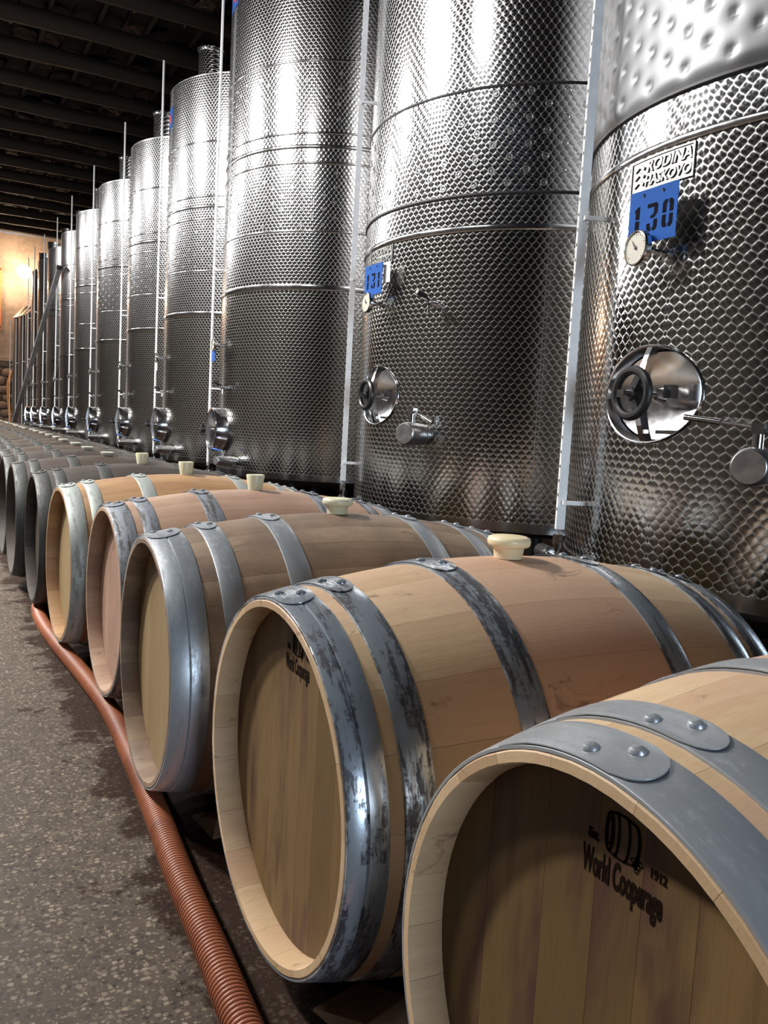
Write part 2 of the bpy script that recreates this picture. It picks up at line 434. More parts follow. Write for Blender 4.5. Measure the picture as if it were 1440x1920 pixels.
while x < XR-0.2:
    y = YB+0.4
    while y < YF-0.2: cells.append((x, y)); y += 0.47
    x += 0.33
vis = lambda c: 6.5 < c[1] and 0.03*c[1]-.2 < c[0] < 3.4 and c[0] > 0.05*c[1]-0.2
cv = sorted([c for c in cells if vis(c)], key=lambda c: c[1])[:300]; cvs = set(cv)
rest = G(); tg = tile_geo()
for c in cells:
    if random.random() < 0.06: continue
    rz = random.uniform(-.12, .12); dz = HC+0.10+random.uniform(-.03, .06); rx = random.uniform(-.12, .12)
    if c in cvs: obj('roof_tile', tm, ceil, (c[0], c[1], dz), (rx, random.uniform(-.25, .25), rz))
    else: rest.add([(p[0]+c[0], p[1]+c[1], p[2]+dz+rx*p[1]) for p in tg.v], tg.f)
tag(rest.build('roof_tiling', M_TILE, ceil), kind='stuff')

# ------------------------------------------------------------------ lamps
M_HOUS = plain('lamp_housing', (0.35, 0.35, 0.36), 0.5, 0.3)
def emis(name, col, st):
    b = NB(name); b.set(col=(0.8, 0.8, 0.8), em=col, ems=st); return b.m
M_TUBEL = emis('lit_tube', (0.93, 0.97, 1.0), 3)
for i, (lx, ly, pw) in enumerate(LAMPS):
    t = thing('ceiling_lamp', ('white twin tube lamp over the aisle, %s counting from the gate' % ['first', 'second', 'third', 'fourth', 'fifth', 'sixth'][i]), 'lamp', (lx, ly, LAMP_Z), 0, 'tube lamps over the aisle')
    G().box((-0.02, 0, 0.045), (0.40, 1.3, 0.03), Euler((0, radians(-4), 0))).build('housing', M_HOUS, t)
    for s in (-1, 1): G().cyl((s*0.045, -0.6, 0.0), (s*0.045, 0.6, 0.0), 0.013, n=10).build('tube', M_TUBEL, t)
    for s in (-1, 1): G().cyl((0, s*0.5, 0.07), (0, s*0.5, HC-LAMP_Z-0.12), 0.006, n=6).build('hanger', M_HOUS, t)
    a = area_light('lamp_light', (lx, ly, LAMP_Z-0.03), (0, radians(-4), 0), 0.34, 0.9, pw, (1.0, 0.975, 0.94)); a.parent = t; a.location = (0.02, 0, -0.03)
# glaring lamps at the far end
M_GLOBE = emis('lit_globe', (1.0, 0.76, 0.50), 160)
def flood(x, z, lab):
    t = thing('flood_lamp', lab, 'lamp', (x, 27.35, z), 0, 'lamps on the back wall')
    G().sphere((0, 0, 0), 0.20, 24).build('globe', M_GLOBE, t)
    G().prof((0, 0.19, 0), (0, 1, 0), [(0.07, 0), (0.07, 0.08), (0.05, 0.10)], 16).build('socket', M_HOUS, t)
    G().tube([(0, 0.28, 0), (0, 0.5, 0.02), (0, 0.645, 0.02)], 0.025, 10).build('bracket', M_HOUS, t)
flood(2.55, 4.98, 'glaring warm round lamp on the back wall near the far end of the tanks')
flood(1.0, 4.7, 'second glaring lamp on the back wall, just outside the left edge')

# ------------------------------------------------------------------ steel tanks
def ring_geo(R, prof, n=96):
    """closed ring: prof = [(dr, z)] cross-section loop"""
    g = G(); m = len(prof); vs_ = []; fs = []
    for i in range(n):
        a = 2*pi*i/n
        for dr, zz in prof: vs_.append(((R+dr)*cos(a), (R+dr)*sin(a), zz))
    for i in range(n):
        i2 = (i+1) % n
        for k in range(m):
            k2 = (k+1) % m; fs.append((i*m+k, i2*m+k, i2*m+k2, i*m+k2))
    return g.add(vs_, fs)
def course_geo(R, z0, z1, n=128, dr=0.0):
    return ring_geo(R, [(dr, z0), (dr, z1), (dr-0.004, z1), (dr-0.004, z0)], n)
def band_geo(R, z, h, out=0.006):
    return ring_geo(R, [(0, z-h/2), (out*.8, z-h/2+.001), (out, z-h/2+out*.6), (out, z+h/2-out*.6), (out*.8, z+h/2-.001), (0, z+h/2), (-.002, z+h/2), (-.002, z-h/2)], 96)
def on(R, deg, z): return (R*cos(radians(deg)), R*sin(radians(deg)), z), (0, 0, radians(deg))

def ellipse_path(a, b_, x, n=40): return [(x, a*cos(2*pi*i/n), b_*sin(2*pi*i/n)) for i in range(n)]
def cut_hole(o, R, deg, z, a, b_):
    """oval opening through a shell course"""
    n = 56; d = radians(deg); vs_ = []
    for x in (R-.25, R+.12):
        for i in range(n):
            t = 2*pi*i/n; y_ = a*cos(t); vs_.append((x*cos(d)-y_*sin(d), x*sin(d)+y_*cos(d), z+b_*sin(t)))
    c = obj('cutter', G().add(vs_, [tuple(range(n)), tuple(n+i for i in reversed(range(n)))]+[(i, (i+1) % n, (i+1) % n+n, i+n) for i in range(n)]).mesh('cutter'), o.parent)
    m = o.modifiers.new('hole', 'BOOLEAN'); m.operation = 'DIFFERENCE'; m.solver = 'EXACT'; m.object = c
    bpy.context.view_layer.update(); dg = bpy.context.evaluated_depsgraph_get()
    me = bpy.data.meshes.new_from_object(o.evaluated_get(dg)); o.modifiers.clear(); o.data = me
    bpy.data.objects.remove(c)
def hatch(tank, R, deg, z, a, b_, depth, wheel=True):
    p, r = on(R, deg, z)
    n = 48; prof = [(.004, -.004), (.004, .004), (.0, .008), (-.004, .006), (-.006, .0), (-.008, -.035), (-.012, -.075)] if depth <= 0 else [(0.0, -.06), (0.0, depth-.006), (-.003, depth), (-.008, depth+.002), (-.012, depth-.002), (-.013, depth-.01), (-.013, -.05)]
    vs_ = []; fs = []; m = len(prof)
    for i in range(n):
        t = 2*pi*i/n
        for dr, x in prof: y_ = (a+dr)*cos(t); vs_.append((x-(R-sqrt(R*R-y_*y_) if depth <= 0 else 0), y_, (b_+dr)*sin(t)))
    for i in range(n):
        i2 = (i+1) % n
        for k in range(m-1): fs.append((i*m+k, i2*m+k, i2*m+k+1, i*m+k+1))
    h = G().add(vs_, fs).build('hatch', M_STEEL, tank, loc=p, rot=r)
    g = G(); vs_ = []; fs = []; q = 8; R0 = R                                     # dished door
    for k in range(q+1):
        s = k/q
        for i in range(n):
            t = 2*pi*i/n; vs_.append(((-.052-.030*(1-s*s)) if depth <= 0 else (depth-.010-.046*(1-s*s)), (a-.013)*s*cos(t), (b_-.013)*s*sin(t)))
    for k in range(q):
        for i in range(n):
            i2 = (i+1) % n; fs.append((k*n+i, k*n+i2, (k+1)*n+i2, (k+1)*n+i))
    g.add(vs_, fs).build('door', M_STEEL, h, 50, fix=False)
    g = G(); pts = []                                                  # bowed cross bar
    for i in range(13):
        s = -1+2*i/12; pts.append((depth+.004+.035*(1-s*s), s*(b_-.004)))
    w = .011
    for i in range(12):
        (x0, z0), (x1, z1) = pts[i], pts[i+1]
        vv = [(x0, -w, z0), (x0, w, z0), (x0-.03, w, z0), (x0-.03, -w, z0), (x1, -w, z1), (x1, w, z1), (x1-.03, w, z1), (x1-.03, -w, z1)]
        g.add(vv, [(0, 1, 5, 4), (1, 2, 6, 5), (2, 3, 7, 6), (3, 0, 4, 7)])
    g.build('cross_bar', M_STEEL, h)
    G().prof((depth-.058, 0, 0), (1, 0, 0), [(.026, 0), (.018, .03), (.009, .031), (.009, .158)], 16).build('screw', M_STEEL, h)
    G().box((depth-.02, a*.42, -b_*.76), (.02, .10, .012)).build('hinge', M_STEEL, h); G().box((depth-.035, a*.30, .01), (.03, .03, .04)).build('hinge_block', M_STEEL, h)
    if wheel:
        rw = .070; xw = depth+.062
        g = G().tube([(xw, rw*cos(t*2*pi/32), rw*sin(t*2*pi/32)) for t in range(32)], .014, 10, closed=True)
        for k in range(3):
            t = radians(180+120*k); g.box((xw, rw*.5*cos(t), rw*.5*sin(t)), (.016, rw, .024), Matrix.Rotation(t, 3, 'X'))
        g.cyl((xw-.025, 0, 0), (xw+.012, 0, 0), .027, .021, 18)
        hw = g.build('handwheel', M_BLACK, h)
        G().cyl((xw+.011, 0, 0), (xw+.017, 0, 0), .008, n=10).build('nut', M_STEEL, hw)
    else:
        xw = depth+.07; g = G().cyl((xw-.02, 0, 0), (xw+.014, 0, 0), .030, .026, 16)
        for k in range(5):
            t = 2*pi*k/5; g.cyl((xw, .02*cos(t), .02*sin(t)), (xw, .055*cos(t), .055*sin(t)), .011, .008, 10)
        g.build('star_knob', M_BLACK, h)
    return h
def drain(tank, R, deg, z, lever, s=1.0, handle=None, ln=.17):
    p, r = on(R, deg, z)
    v = G().prof((-.01, 0, 0), (1, 0, 0), [(.040*s, 0), (.040*s, .03), (.050*s, .032), (.050*s, .05), (.043*s, .052), (.043*s, .058), (.052*s, .06), (.054*s, ln-.01), (.050*s, ln), (.046*s, ln+.003)], 32).build('drain_valve', M_STEEL_SAT, tank, loc=p, rot=r)
    G().cyl((ln*.62, 0, .04*s), (ln*.62, 0, .105*s), .016*s, n=14).box((ln*.62, 0, .105*s), (.032*s, .032*s, .03*s)).build('valve_stem', M_STEEL, v)
    a = Vector((ln*.62, 0, .108*s)); d = Vector(lever); e = a+d
    g = G().cyl(a, a+d*.55, .006*s, n=10).cyl(a+d*.5, e, .010*s, .009*s, 12)
    g.build('lever', handle or M_STEEL, v)
    return v
def thermometer(tank, R, deg, z, dialmat, yaw=0.0):
    p, r = on(R, deg, z); r = (0, 0, r[2]+yaw)
    t = G().prof((-.02, 0, 0), (1, 0, 0), [(.008, 0), (.008, .05), (.013, .05), (.013, .075), (.008, .076), (.008, .085), (.030, .086), (.049, .090), (.052, .093), (.053, .108), (.050, .113), (.047, .114), (.046, .110)], 40, cap=False).build('thermometer', M_STEEL, tank, loc=p, rot=r)
    G().prof((.088, 0, 0), (1, 0, 0), [(.0465, 0), (.0465, .001)], 36).build('dial', dialmat, t)
    g = G(); ang = radians(128)
    g.add([(.0905, .004*sin(ang), -.004*cos(ang)), (.0905, .034*cos(ang), .034*sin(ang)), (.0905, -.004*sin(ang), .004*cos(ang)), (.0905, -.012*cos(ang), -.012*sin(ang))], [(0, 1, 2, 3)])
    g.cyl((.0895, 0, 0), (.092, 0, 0), .005, n=12); g.build('needle', M_BLACK, t, fix=False)
    g = G()
    for k in range(21):
        a = radians(225-13.5*k); w = .0035 if k % 5 else .007
        g.box((.0895, (.042-w/2)*cos(a), (.042-w/2)*sin(a)), (.0006, w, .0009), Matrix.Rotation(a, 3, 'X'))
    g.build('scale_marks', M_BLACK, t)
    return t
# stencilled digits as polygons on a 10 x 16 grid (right, up)
DIG = {'1': [[(3.4, 0), (6.6, 0), (6.6, 7.6), (3.4, 7.6)], [(3.4, 8.6), (6.6, 8.6), (6.6, 16), (5.2, 16), (2.2, 13.6), (3.4, 12.8)]],
       '3': [[(1, 16), (1, 13.8), (6.2, 13.8), (6.2, 10.6), (5.4, 9.4), (3.6, 9.0), (3.6, 7.4), (6.4, 7.4), (7.4, 8.4), (9, 10.2), (9, 14.6), (7.8, 16)],
             [(9, 6.4), (6.2, 6.4), (6.2, 2.2), (5.4, 2.2), (5.4, 0), (7.8, 0), (9, 1.6)], [(4.4, 0), (4.4, 2.2), (3.6, 2.2), (3.6, 4.6), (1, 4.6), (1, 1.6), (2.4, 0)]],
       '0': [[(1, 8.6), (3.8, 8.6), (3.8, 13.6), (4.5, 13.8), (4.5, 16), (2.4, 16), (1, 14.4)], [(5.5, 16), (5.5, 13.8), (6.2, 13.6), (6.2, 8.6), (9, 8.6), (9, 14.4), (7.6, 16)],
             [(1, 7.4), (1, 1.6), (2.4, 0), (4.5, 0), (4.5, 2.2), (3.8, 2.4), (3.8, 7.4)], [(9, 7.4), (6.2, 7.4), (6.2, 2.4), (5.5, 2.2), (5.5, 0), (7.6, 0), (9, 1.6)]]}
def number_plate(tank, R, deg, z, w, h, text, off=.075, mat=None):
    p, r = on(R+off, deg, z)
    g = G().box((0, 0, 0), (.002, w, h)); pl = g.build('number_plate', mat or M_BLUE, tank, loc=p, rot=r)
    for s in (-1, 1): G().cyl((-off+.003-(1-cos(w*.2))*R, s*w*.2, h*.40), (-.001, s*w*.2, h*.40), .003, n=8).build('hanger', M_STEEL, pl)
    G().box((-.0016, 0, 0), (.001, w*.99, h*.99)).build('added_plate_shade_sheet', M_LEG, pl)  # dark sheet added so the steel behind mirrors black like a shadow
    if text:
        cw = w*.27; ch = h*.50
        for i, c in enumerate(text):
            g = G(); cx = (i-1)*w*.315+w*.005
            for poly in DIG[c]:
                pts = [(.0016, cx+(a/10-.5)*cw, -h*.04+(b_/16-.5)*ch) for a, b_ in poly]
                g.add(pts, [tuple(range(len(pts)))])
            g.build('digit', M_STENCIL, pl, fix=False)
        for s in (-1, 1): G().sphere((.001, s*w*.2, h*.40), .0055, 10).build('rivet', M_STEEL, pl)
    return pl
def makers_plate(tank, R, deg, z, w, h):
    p, r = on(R, deg, z)
    g = G(); n = 16
    for (y0, y1, z0, z1, t) in ((-w/2, w/2, -h/2, h/2, .002), (-w/2, w/2, h/2-.005, h/2, .005), (-w/2, w/2, -h/2, -h/2+.005, .005)):
        for i in range(n):
            a = y0+(y1-y0)*i/n; c = y0+(y1-y0)*(i+1)/n; g.box((t/2, (a+c)/2, (z0+z1)/2), (t, c-a, z1-z0))
    for s in (-1, 1): g.box((.0025, s*(w/2-.003), 0), (.005, .006, h))
    pl = g.bent(R).build('makers_plate', M_CAST, tank, loc=p, rot=r)
    def emboss(name, vs2, fs, cy, cz, shear=.2):
        g = G(); k = len(vs2); top = [(.006, a+shear*b_+cy, b_+cz) for a, b_ in vs2]; bot = [(.0015, y, zz) for _, y, zz in top]
        ed = {}
        for f in fs:
            for i in range(len(f)):
                e = (f[i], f[(i+1) % len(f)]); 
                if (e[1], e[0]) in ed: del ed[(e[1], e[0])]
                else: ed[e] = 1
        g.add(top+bot, list(fs)+[(a, b_, b_+k, a+k) for a, b_ in ed]); g.bent(R).build(name, M_CAST, pl, 30)
    v2, f2 = text_geo('RODINA', .046, 1.02, .0012); emboss('lettering', v2, f2, w*.14, h*.20)
    v2, f2 = text_geo('HASKOVO', .040, .98, .0012); emboss('lettering', v2, f2, w*.13, -h*.24)
    g = G()                                                            # winged emblem at the left of the lettering
    for k in range(3):
        zz = h*(.26-.24*k)
        g.box((.004, -w*.37, zz), (.005, w*.10, h*.10), Matrix.Rotation(.5, 3, 'X')).box((.004, -w*.29, zz), (.005, w*.10, h*.10), Matrix.Rotation(-.5, 3, 'X'))
    g.bent(R).build('emblem', M_CAST, pl)
    return pl
def gauge(tank, R, deg, z0, z1, off, rail, brackets, valve=True, black=True):
    p, r = on(R+off, deg, 0)
    if rail:
        g = G().box((0, .012, (z0+.05+z1)/2), (.030, .004, z1-z0-.05)).box((.013, .004, (z0+.05+z1)/2), (.004, .018, z1-z0-.05)).box((-.013, .004, (z0+.05+z1)/2), (.004, .018, z1-z0-.05))
    else: g = G().cyl((0, 0, z0), (0, 0, z1), .011, n=12)
    gg = g.build('level_gauge', M_RAIL, tank, loc=p, rot=r)
    if rail:
        G().cyl((0, -.006, z0), (0, -.006, z1), .009, n=14).build('sight_tube', M_TUBE, gg)
        m = G().box((.0152, .006, 0), (.0012, .008, .010)).mesh('scale_mark', M_SEAM)
        zz = z0+.12
        while zz < min(z1, 3.3): obj('scale_mark', m, gg, (0, 0, zz)); zz += .05
    for zb in brackets: G().box((-off/2-.004, .03, zb), (off+.004, .012, .014)).box((-.004, .016, zb), (.012, .034, .014)).build('bracket', M_RAIL, gg)
    if valve:
        g = G().cyl((0, -.006, z0-.005), (0, -.006, z0+.03), .018, n=6).cyl((0, -.006, z0-.03), (0, -.006, z0), .010, .017, 12)
        g.cyl((0, -.07, z0-.055), (0, .055, z0-.055), .011, n=12).cyl((0, -.006, z0-.12), (0, -.006, z0-.03), .008, n=10).cyl((0, -.085, z0-.055), (0, -.070, z0-.055), .020, n=14)
        g.cyl((-off-.01, .04, z0-.055), (.004, .04, z0-.055), .009, n=10)
        v = g.build('gauge_valve', M_STEEL, gg)
        if black: G().prof((0, -.085, z0-.055), (0, -1, 0), [(.022, 0), (.028, .008), (.028, .11), (.022, .12)], 20).build('valve_handle', M_BLACK, v)
    return gg
def tap(tank, R, deg, z):
    p, r = on(R, deg, z)
    v = G().cyl((-.01, 0, 0), (.075, 0, 0), .010, n=12).cyl((0, 0, 0), (.012, 0, 0), .020, n=14).cyl((.06, 0, -.05), (.06, 0, .012), .008, n=10).sphere((.06, 0, 0), .017, 12).build('sample_tap', M_STEEL, tank, loc=p, rot=r)
    G().cyl((.06, 0, .012), (.10, -.01, .03), .006, n=8).cyl((.09, -.01, .028), (.135, -.02, .040), .013, .011, 10).build('lever', M_BLACK, v)
    return v
def weld_mesh():
    g = G(); g.prof((-.001, 0, 0), (1, 0, 0), [(.014, 0), (.0125, .003), (.010, .003), (.0075, .0006), (.0075, .0)], 14, cap=False)
    return g.prof((-.001, 0, 0), (1, 0, 0), [(.006, 0), (.004, .002)], 10)
WELD = weld_mesh().mesh('weld_spot', M_STEEL_SAT)
def weld_cells(z0, z1, du, dz, a0, a1, R=1.0):
    out = []; a = a0; k = 0
    while a <= a1:
        zz = z0+(dz*.5 if k % 2 else 0)
        while zz <= z1: out.append((a, zz)); zz += dz
        a += math.degrees(du/R); k += 1
    return out
def top_and_base(t, R, zb, zt, neck=True):
    G().prof((0, 0, zt), (0, 0, 1), [(R, 0), (R, .012), (R*.98, .022), (.16, .36), (.12, .36)], 64, cap=False).build('roof_cone', M_STEEL_SAT, t, 40)
    if neck:
        G().prof((-.60*R, 0, zt+.10), (0, 0, 1), [(.118, 0), (.124, .34), (.138, .352), (.140, .368), (.12, .372)], 32).build('neck', M_TURN, t)
    G().prof((0, 0, zb), (0, 0, -1), [(R-.002, 0), (R-.002, .02), (R-.05, .06), (.08, .16), (.03, .17)], 64).build('bottom_dish', M_LEG, t, 40)
    ring_geo(R, [(.004, zb-.035), (.004, zb+.012), (-.01, zb+.012), (-.01, zb-.035)]).build('base_rim', M_STEEL, t)
    for k in range(4):
        a = radians(45+90*k); x, y_ = (R-.12)*cos(a), (R-.12)*sin(a)
        lg = G().cyl((x, y_, .02), (x, y_, zb-.02), .045, n=14).build('leg', M_LEG, t)
        G().cyl((x, y_, 0), (x, y_, .025), .08, n=16).build('foot', M_LEG, lg)
TANKS_G = 'engine-turned steel wine tanks in a row'
def steel_tank(label, x, y_): return thing('steel_tank', label, 'tank', (x, y_, 0), 0, TANKS_G)

# --- tank 130, nearest
R = 1.0
t = steel_tank('nearest steel tank, numbered 130 on a blue plate, with a dimpled smooth upper jacket', 2.94, 1.84)
zb, zt = .50, 4.55
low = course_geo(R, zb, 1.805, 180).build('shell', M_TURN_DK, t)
course_geo(R, 1.815, 1.945).build('shell', M_TURN, t)
band_geo(R, 1.81, .022, .008).build('steel_band', M_STEEL, t)
ring_geo(R, [(.0, 1.94), (.010, 1.945), (.010, 1.953), (0, 1.958)]).build('jacket_seam', M_SEAM, t)
def jacket(R, z0, z1, dx, dz, depth, sig):
    n = 560; m = int((z1-z0)/.0125); vs_ = []; fs = []
    per = round(2*pi*R/dx/2)*2; cw = 2*pi/per
    import mathutils
    for k in range(m+1):
        zz = z0+(z1-z0)*k/m; edge = min(1, (zz-z0)/.03, (z1-zz)/.03)
        for i in range(n):
            a = 2*pi*i/n; c0 = round(a/cw); d = 0
            for c in (c0-1, c0, c0+1):
                off = .5 if c % 2 else 0
                q = round((zz-z0-.05)/dz-off); zc = z0+.05+(q+off)*dz
                for zq in (zc-dz, zc, zc+dz):
                    if zq < z0+.03: continue
                    e = ((a-c*cw)*R)**2+(zz-zq)**2
                    d += math.exp(-e/(2*sig*sig))+.40*math.exp(-e/(2*(sig*2.8)**2))
            nz = mathutils.noise.noise((cos(a)*3, sin(a)*3, zz*3))*.0025+mathutils.noise.noise((cos(a)*9, sin(a)*9, zz*9))*.0015
            r = R+.004+edge*(depth*(1-min(1.25, d))+nz)
            vs_.append((r*cos(a), r*sin(a), zz))
    for k in range(m):
        for i in range(n):
            i2 = (i+1) % n; fs.append((k*n+i, k*n+i2, (k+1)*n+i2, (k+1)*n+i))
    return G().add(vs_, fs)
jacket(R, 1.955, 3.6, .074, .100, .0085, .0072).build('cooling_jacket', M_JACKET, t, 80, fix=False)
course_geo(R, 3.6, zt).build('shell', M_TURN, t)
top_and_base(t, R, zb, zt)
cut_hole(low, R, 177, 1.068, .204, .148); hatch(t, R, 177, 1.068, .204, .148, 0)
drain(t, R, 200.3, .872, (.0, -.20, .022), .95)
thermometer(t, R, 177, 1.495, M_DIAL, radians(-2))
number_plate(t, R, 178, 1.592, .195, .158, '130', .055)
makers_plate(t, R, 175.5, 1.742, .27, .098)
gauge(t, R, 157.0, .555, 4.4, .075, True, (.70, 1.66, 2.6, 3.5))
# --- tank 131
t = steel_tank('steel tank numbered 131 with rows of round weld spots above two steel bands', 3.10, 3.93)
zb, zt = .50, 4.55
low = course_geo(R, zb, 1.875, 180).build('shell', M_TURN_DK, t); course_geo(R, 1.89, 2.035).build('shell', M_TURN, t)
course_geo(R, 2.042, 2.512, dr=.004).build('shell', M_TURN, t); course_geo(R, 2.52, zt).build('shell', M_TURN, t)
band_geo(R, 1.883, .028, .010).build('steel_band', M_STEEL, t)
for zz in (2.038, 2.516): band_geo(R, zz, .014, .009).build('seam_band', M_SEAM, t)
for a, zz in weld_cells(2.08, 2.49, .082, .115, 128, 262):
    p, r = on(R+.004, a, zz); obj('weld_spot', WELD, t, p, r, scale=(1.5, 1.3, 1.3))
top_and_base(t, R, zb, zt)
cut_hole(low, R, 178.4, 1.098, .204, .152); hatch(t, R, 178.4, 1.098, .204, .152, 0)
drain(t, R, 201.5, .905, (.03, .145, -.055), 1.05)
thermometer(t, R, 178, 1.572, M_DIAL, radians(3))
number_plate(t, R, 179, 1.690, .195, .155, '131', .06)
G().box((0, 0, 0), (.002, .06, .10)).build('card', M_WHITE, t, loc=on(R+.045, 185, 1.715)[0], rot=on(R, 185, 0)[1])
makers_plate(t, R, 176, 1.825, .27, .098)
tap(t, R, 203, 1.54)
gauge(t, R, 157.5, .565, 4.4, .070, True, (.72, 1.75, 2.7, 3.6), black=False)
# --- the rest of the row
BANDS = [(1.98, .045, .008), (2.40, .016, .006), (2.905, .016, .006), (3.025, .030, .007), (3.125, .016, .006), (3.65, .018, .006)]
def plain_tank(t, R, zb, zt, near, sticker, blue, s=1.0, gz=.36):
    zs = [zb]+[b_[0]*s for b_ in BANDS]+[zt]
    for i in range(len(zs)-1):
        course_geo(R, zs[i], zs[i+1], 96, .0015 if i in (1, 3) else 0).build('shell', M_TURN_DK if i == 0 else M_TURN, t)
    for zz, h, o_ in BANDS: band_geo(R, zz*s, h, o_).build('steel_band', M_STEEL, t)
    if near:
        g = G(); wm = weld_mesh()
        for z0, z1 in ((2.45, 2.87), (3.17, 3.60)):
            for a, zz in weld_cells(z0*s, z1*s, .085, .11, 130, 265, R):
                m = Matrix.Rotation(radians(a), 3, 'Z'); o_ = m @ Vector((R+.0015, 0, zz))
                g.add([m @ Vector(p)*1.0+o_ for p in wm.v], wm.f)
        tag(g.build('weld_spots', M_STEEL_SAT, t, fix=False), kind='stuff')
    top_and_base(t, R, zb, zt)
    hatch(t, R, 176, .845, .19, .185, .085, False)
    drain(t, R, 195, .60, (.02, -.13, .015), .72, M_BLUEH, .20)
    if near or True: tap(t, R, 186, 1.195)
    gauge(t, R, 165, .53, zt+gz, .075, False, (1.195, 2.2, 3.2), True, False)
    number_plate(t, R, 172, 1.50, .15, .16, None, .07, blue)
    thermometer(t, R, 176, 1.55, M_DIAL, 0)
    if sticker:
        p, r = on(R+.001, 174, zt-.27)
        st = G(); 
        for k in range(8): st.box((.0005, (k-3.5)*.0275, 0), (.001, .0275, .20))
        st = st.bent(R).build('sticker', M_BLUE, t, loc=p, rot=r)
        g = G(); 
        for k, (yy, zz, w_, h_) in enumerate(((-.035, .02, .02, .12), (.0, .0, .05, .07), (.035, -.02, .02, .10))): g.box((.0015, yy, zz), (.001, w_, h_), Matrix.Rotation(.3, 3, 'X'))
        g.bent(R).build('emblem', M_RED, st)
ROW = [(3.20, 6.87, 1.0, .52, 4.62, 'tall banded steel tank next beyond tank 131, its top above the picture'),
       (3.18, 9.00, .95, .52, 4.28, 'banded steel tank, third from tank 130, with its open neck in full view'),
       (3.18, 10.98, .94, .52, 4.22, 'banded steel tank, fourth in the row counting from tank 130'),
       (3.20, 13.07, .98, .52, 4.20, 'banded steel tank, fifth in the row counting from tank 130'),
       (3.20, 15.20, .98, .52, 4.22, 'banded steel tank, sixth in the row counting from tank 130'),
       (3.20, 17.22, .95, .52, 4.25, 'banded steel tank that the long grey pole leans on'),
       (3.20, 19.20, .95, .52, 4.28, 'banded steel tank just beyond the top of the leaning pole'),
       (3.05, 21.0, .80, .52, 4.3, 'slim banded steel tank, last but one of the tall ones at the far end'),
       (2.98, 22.6, .70, .52, 4.3, 'slim banded steel tank, farthest of the tall ones, glaring in the floodlight')]
for i, (x, y_, R_, zb, zt, lab) in enumerate(ROW):
    t = steel_tank(lab, x, y_)
    plain_tank(t, R_, zb, zt, i < 4, i < 2, M_BLUE if i == 0 else M_WHITE)
SMALL = [(2.78, 23.95, .50, 3.42, 'nearest of the three short plain steel tanks at the far end'), (2.70, 25.1, .48, 3.45, 'middle one of the three short plain steel tanks at the far end'), (2.62, 26.2, .46, 3.5, 'farthest of the three short plain steel tanks, by the back wall')]
for x, y_, R_, zt, lab in SMALL:
    t = thing('steel_tank', lab, 'tank', (x, y_, 0), 0, 'short plain tanks at the far end')
    course_geo(R_, .35, zt, 48).build('shell', M_STEEL_SAT, t); top_and_base(t, R_, .35, zt, False)
    band_geo(R_, zt-.01, .03, .008).build('rim', M_STEEL, t)
    gauge(t, R_, 168, .45, zt-.05, .06, False, (.8, 2.2), False)
# long pole leaning on the row, far away
p0 = Vector((1.62, 20.95, 0.03)); p1 = Vector((2.19, 16.95, 3.60)); d = (p1-p0).normalized()
q = d.to_track_quat('Z', 'Y').to_matrix()
g = G().box((p0+p1)/2, (.085, .05, (p1-p0).length), q)
pl = thing('leaning_pole', 'long grey steel pole leaning against the far tanks', 'pole', p0)
g.v = [tuple(Vector(v)-p0) for v in g.v]; g.build('shaft', M_GALV, pl)
G().box(p1-p0, (.10, .06, .06), q).build('head', M_LEG, pl)
# curled orange hose hanging by the back wall
g = G().tube([(2.30, 27.7, 0.05), (2.26, 27.7, .6), (2.19, 27.68, 1.2), (2.18, 27.66, 1.7), (2.26, 27.66, 2.05), (2.42, 27.68, 2.12), (2.58, 27.7, 2.0), (2.66, 27.7, 1.4)], .045, 10)
tag(g.build('hanging_hose', plain('orange_hose', (0.62, 0.24, 0.06), 0.5)), 'bent orange hose hanging on the stone wall past the tanks', 'hose')
# ------------------------------------------------------------------ barrels
RB, RH, ZC = .343, .285, .357
def rad_at(x, L): return RB-(RB-RH)*(abs(x)/(L/2))**1.9
def stave_mesh(L, a0, a1):
    """one stave between two angles about the barrel axis (x); angle 0 is the top"""
    nx, na = 18, 4; vs_ = []; fs = []; xs = [-L/2+L*i/nx for i in range(nx+1)]
    xs = sorted(set(xs+[-L/2+.004, -L/2+.035, L/2-.035, L/2-.004]))
    gap = .0002; bev = .0006
    for x in xs:
        r = rad_at(x, L); e = L/2-abs(x); thick = .026 if e > .03 else .013+.013*e/.03
        rr = r-(.003 if e < .002 else 0)
        row = []
        for i in range(na+1):
            t = a0+(a1-a0)*i/na
            if i == 0: t += gap/r
            if i == na: t -= gap/r
            row.append((t, rr-(bev if i in (0, na) else 0)))
        row += [(t, r-thick) for t, _ in reversed(row)]
        vs_ += [(x, rr_*sin(t), rr_*cos(t)) for t, rr_ in row]
    m = 2*(na+1)
    for k in range(len(xs)-1):
        for i in range(m):
            i2 = (i+1) % m; fs.append((k*m+i, (k+1)*m+i, (k+1)*m+i2, k*m+i2))
    fs.append(tuple(range(m))); fs.append(tuple((len(xs)-1)*m+i for i in reversed(range(m))))
    return G().add(vs_, fs).mesh('stave', None, 38)
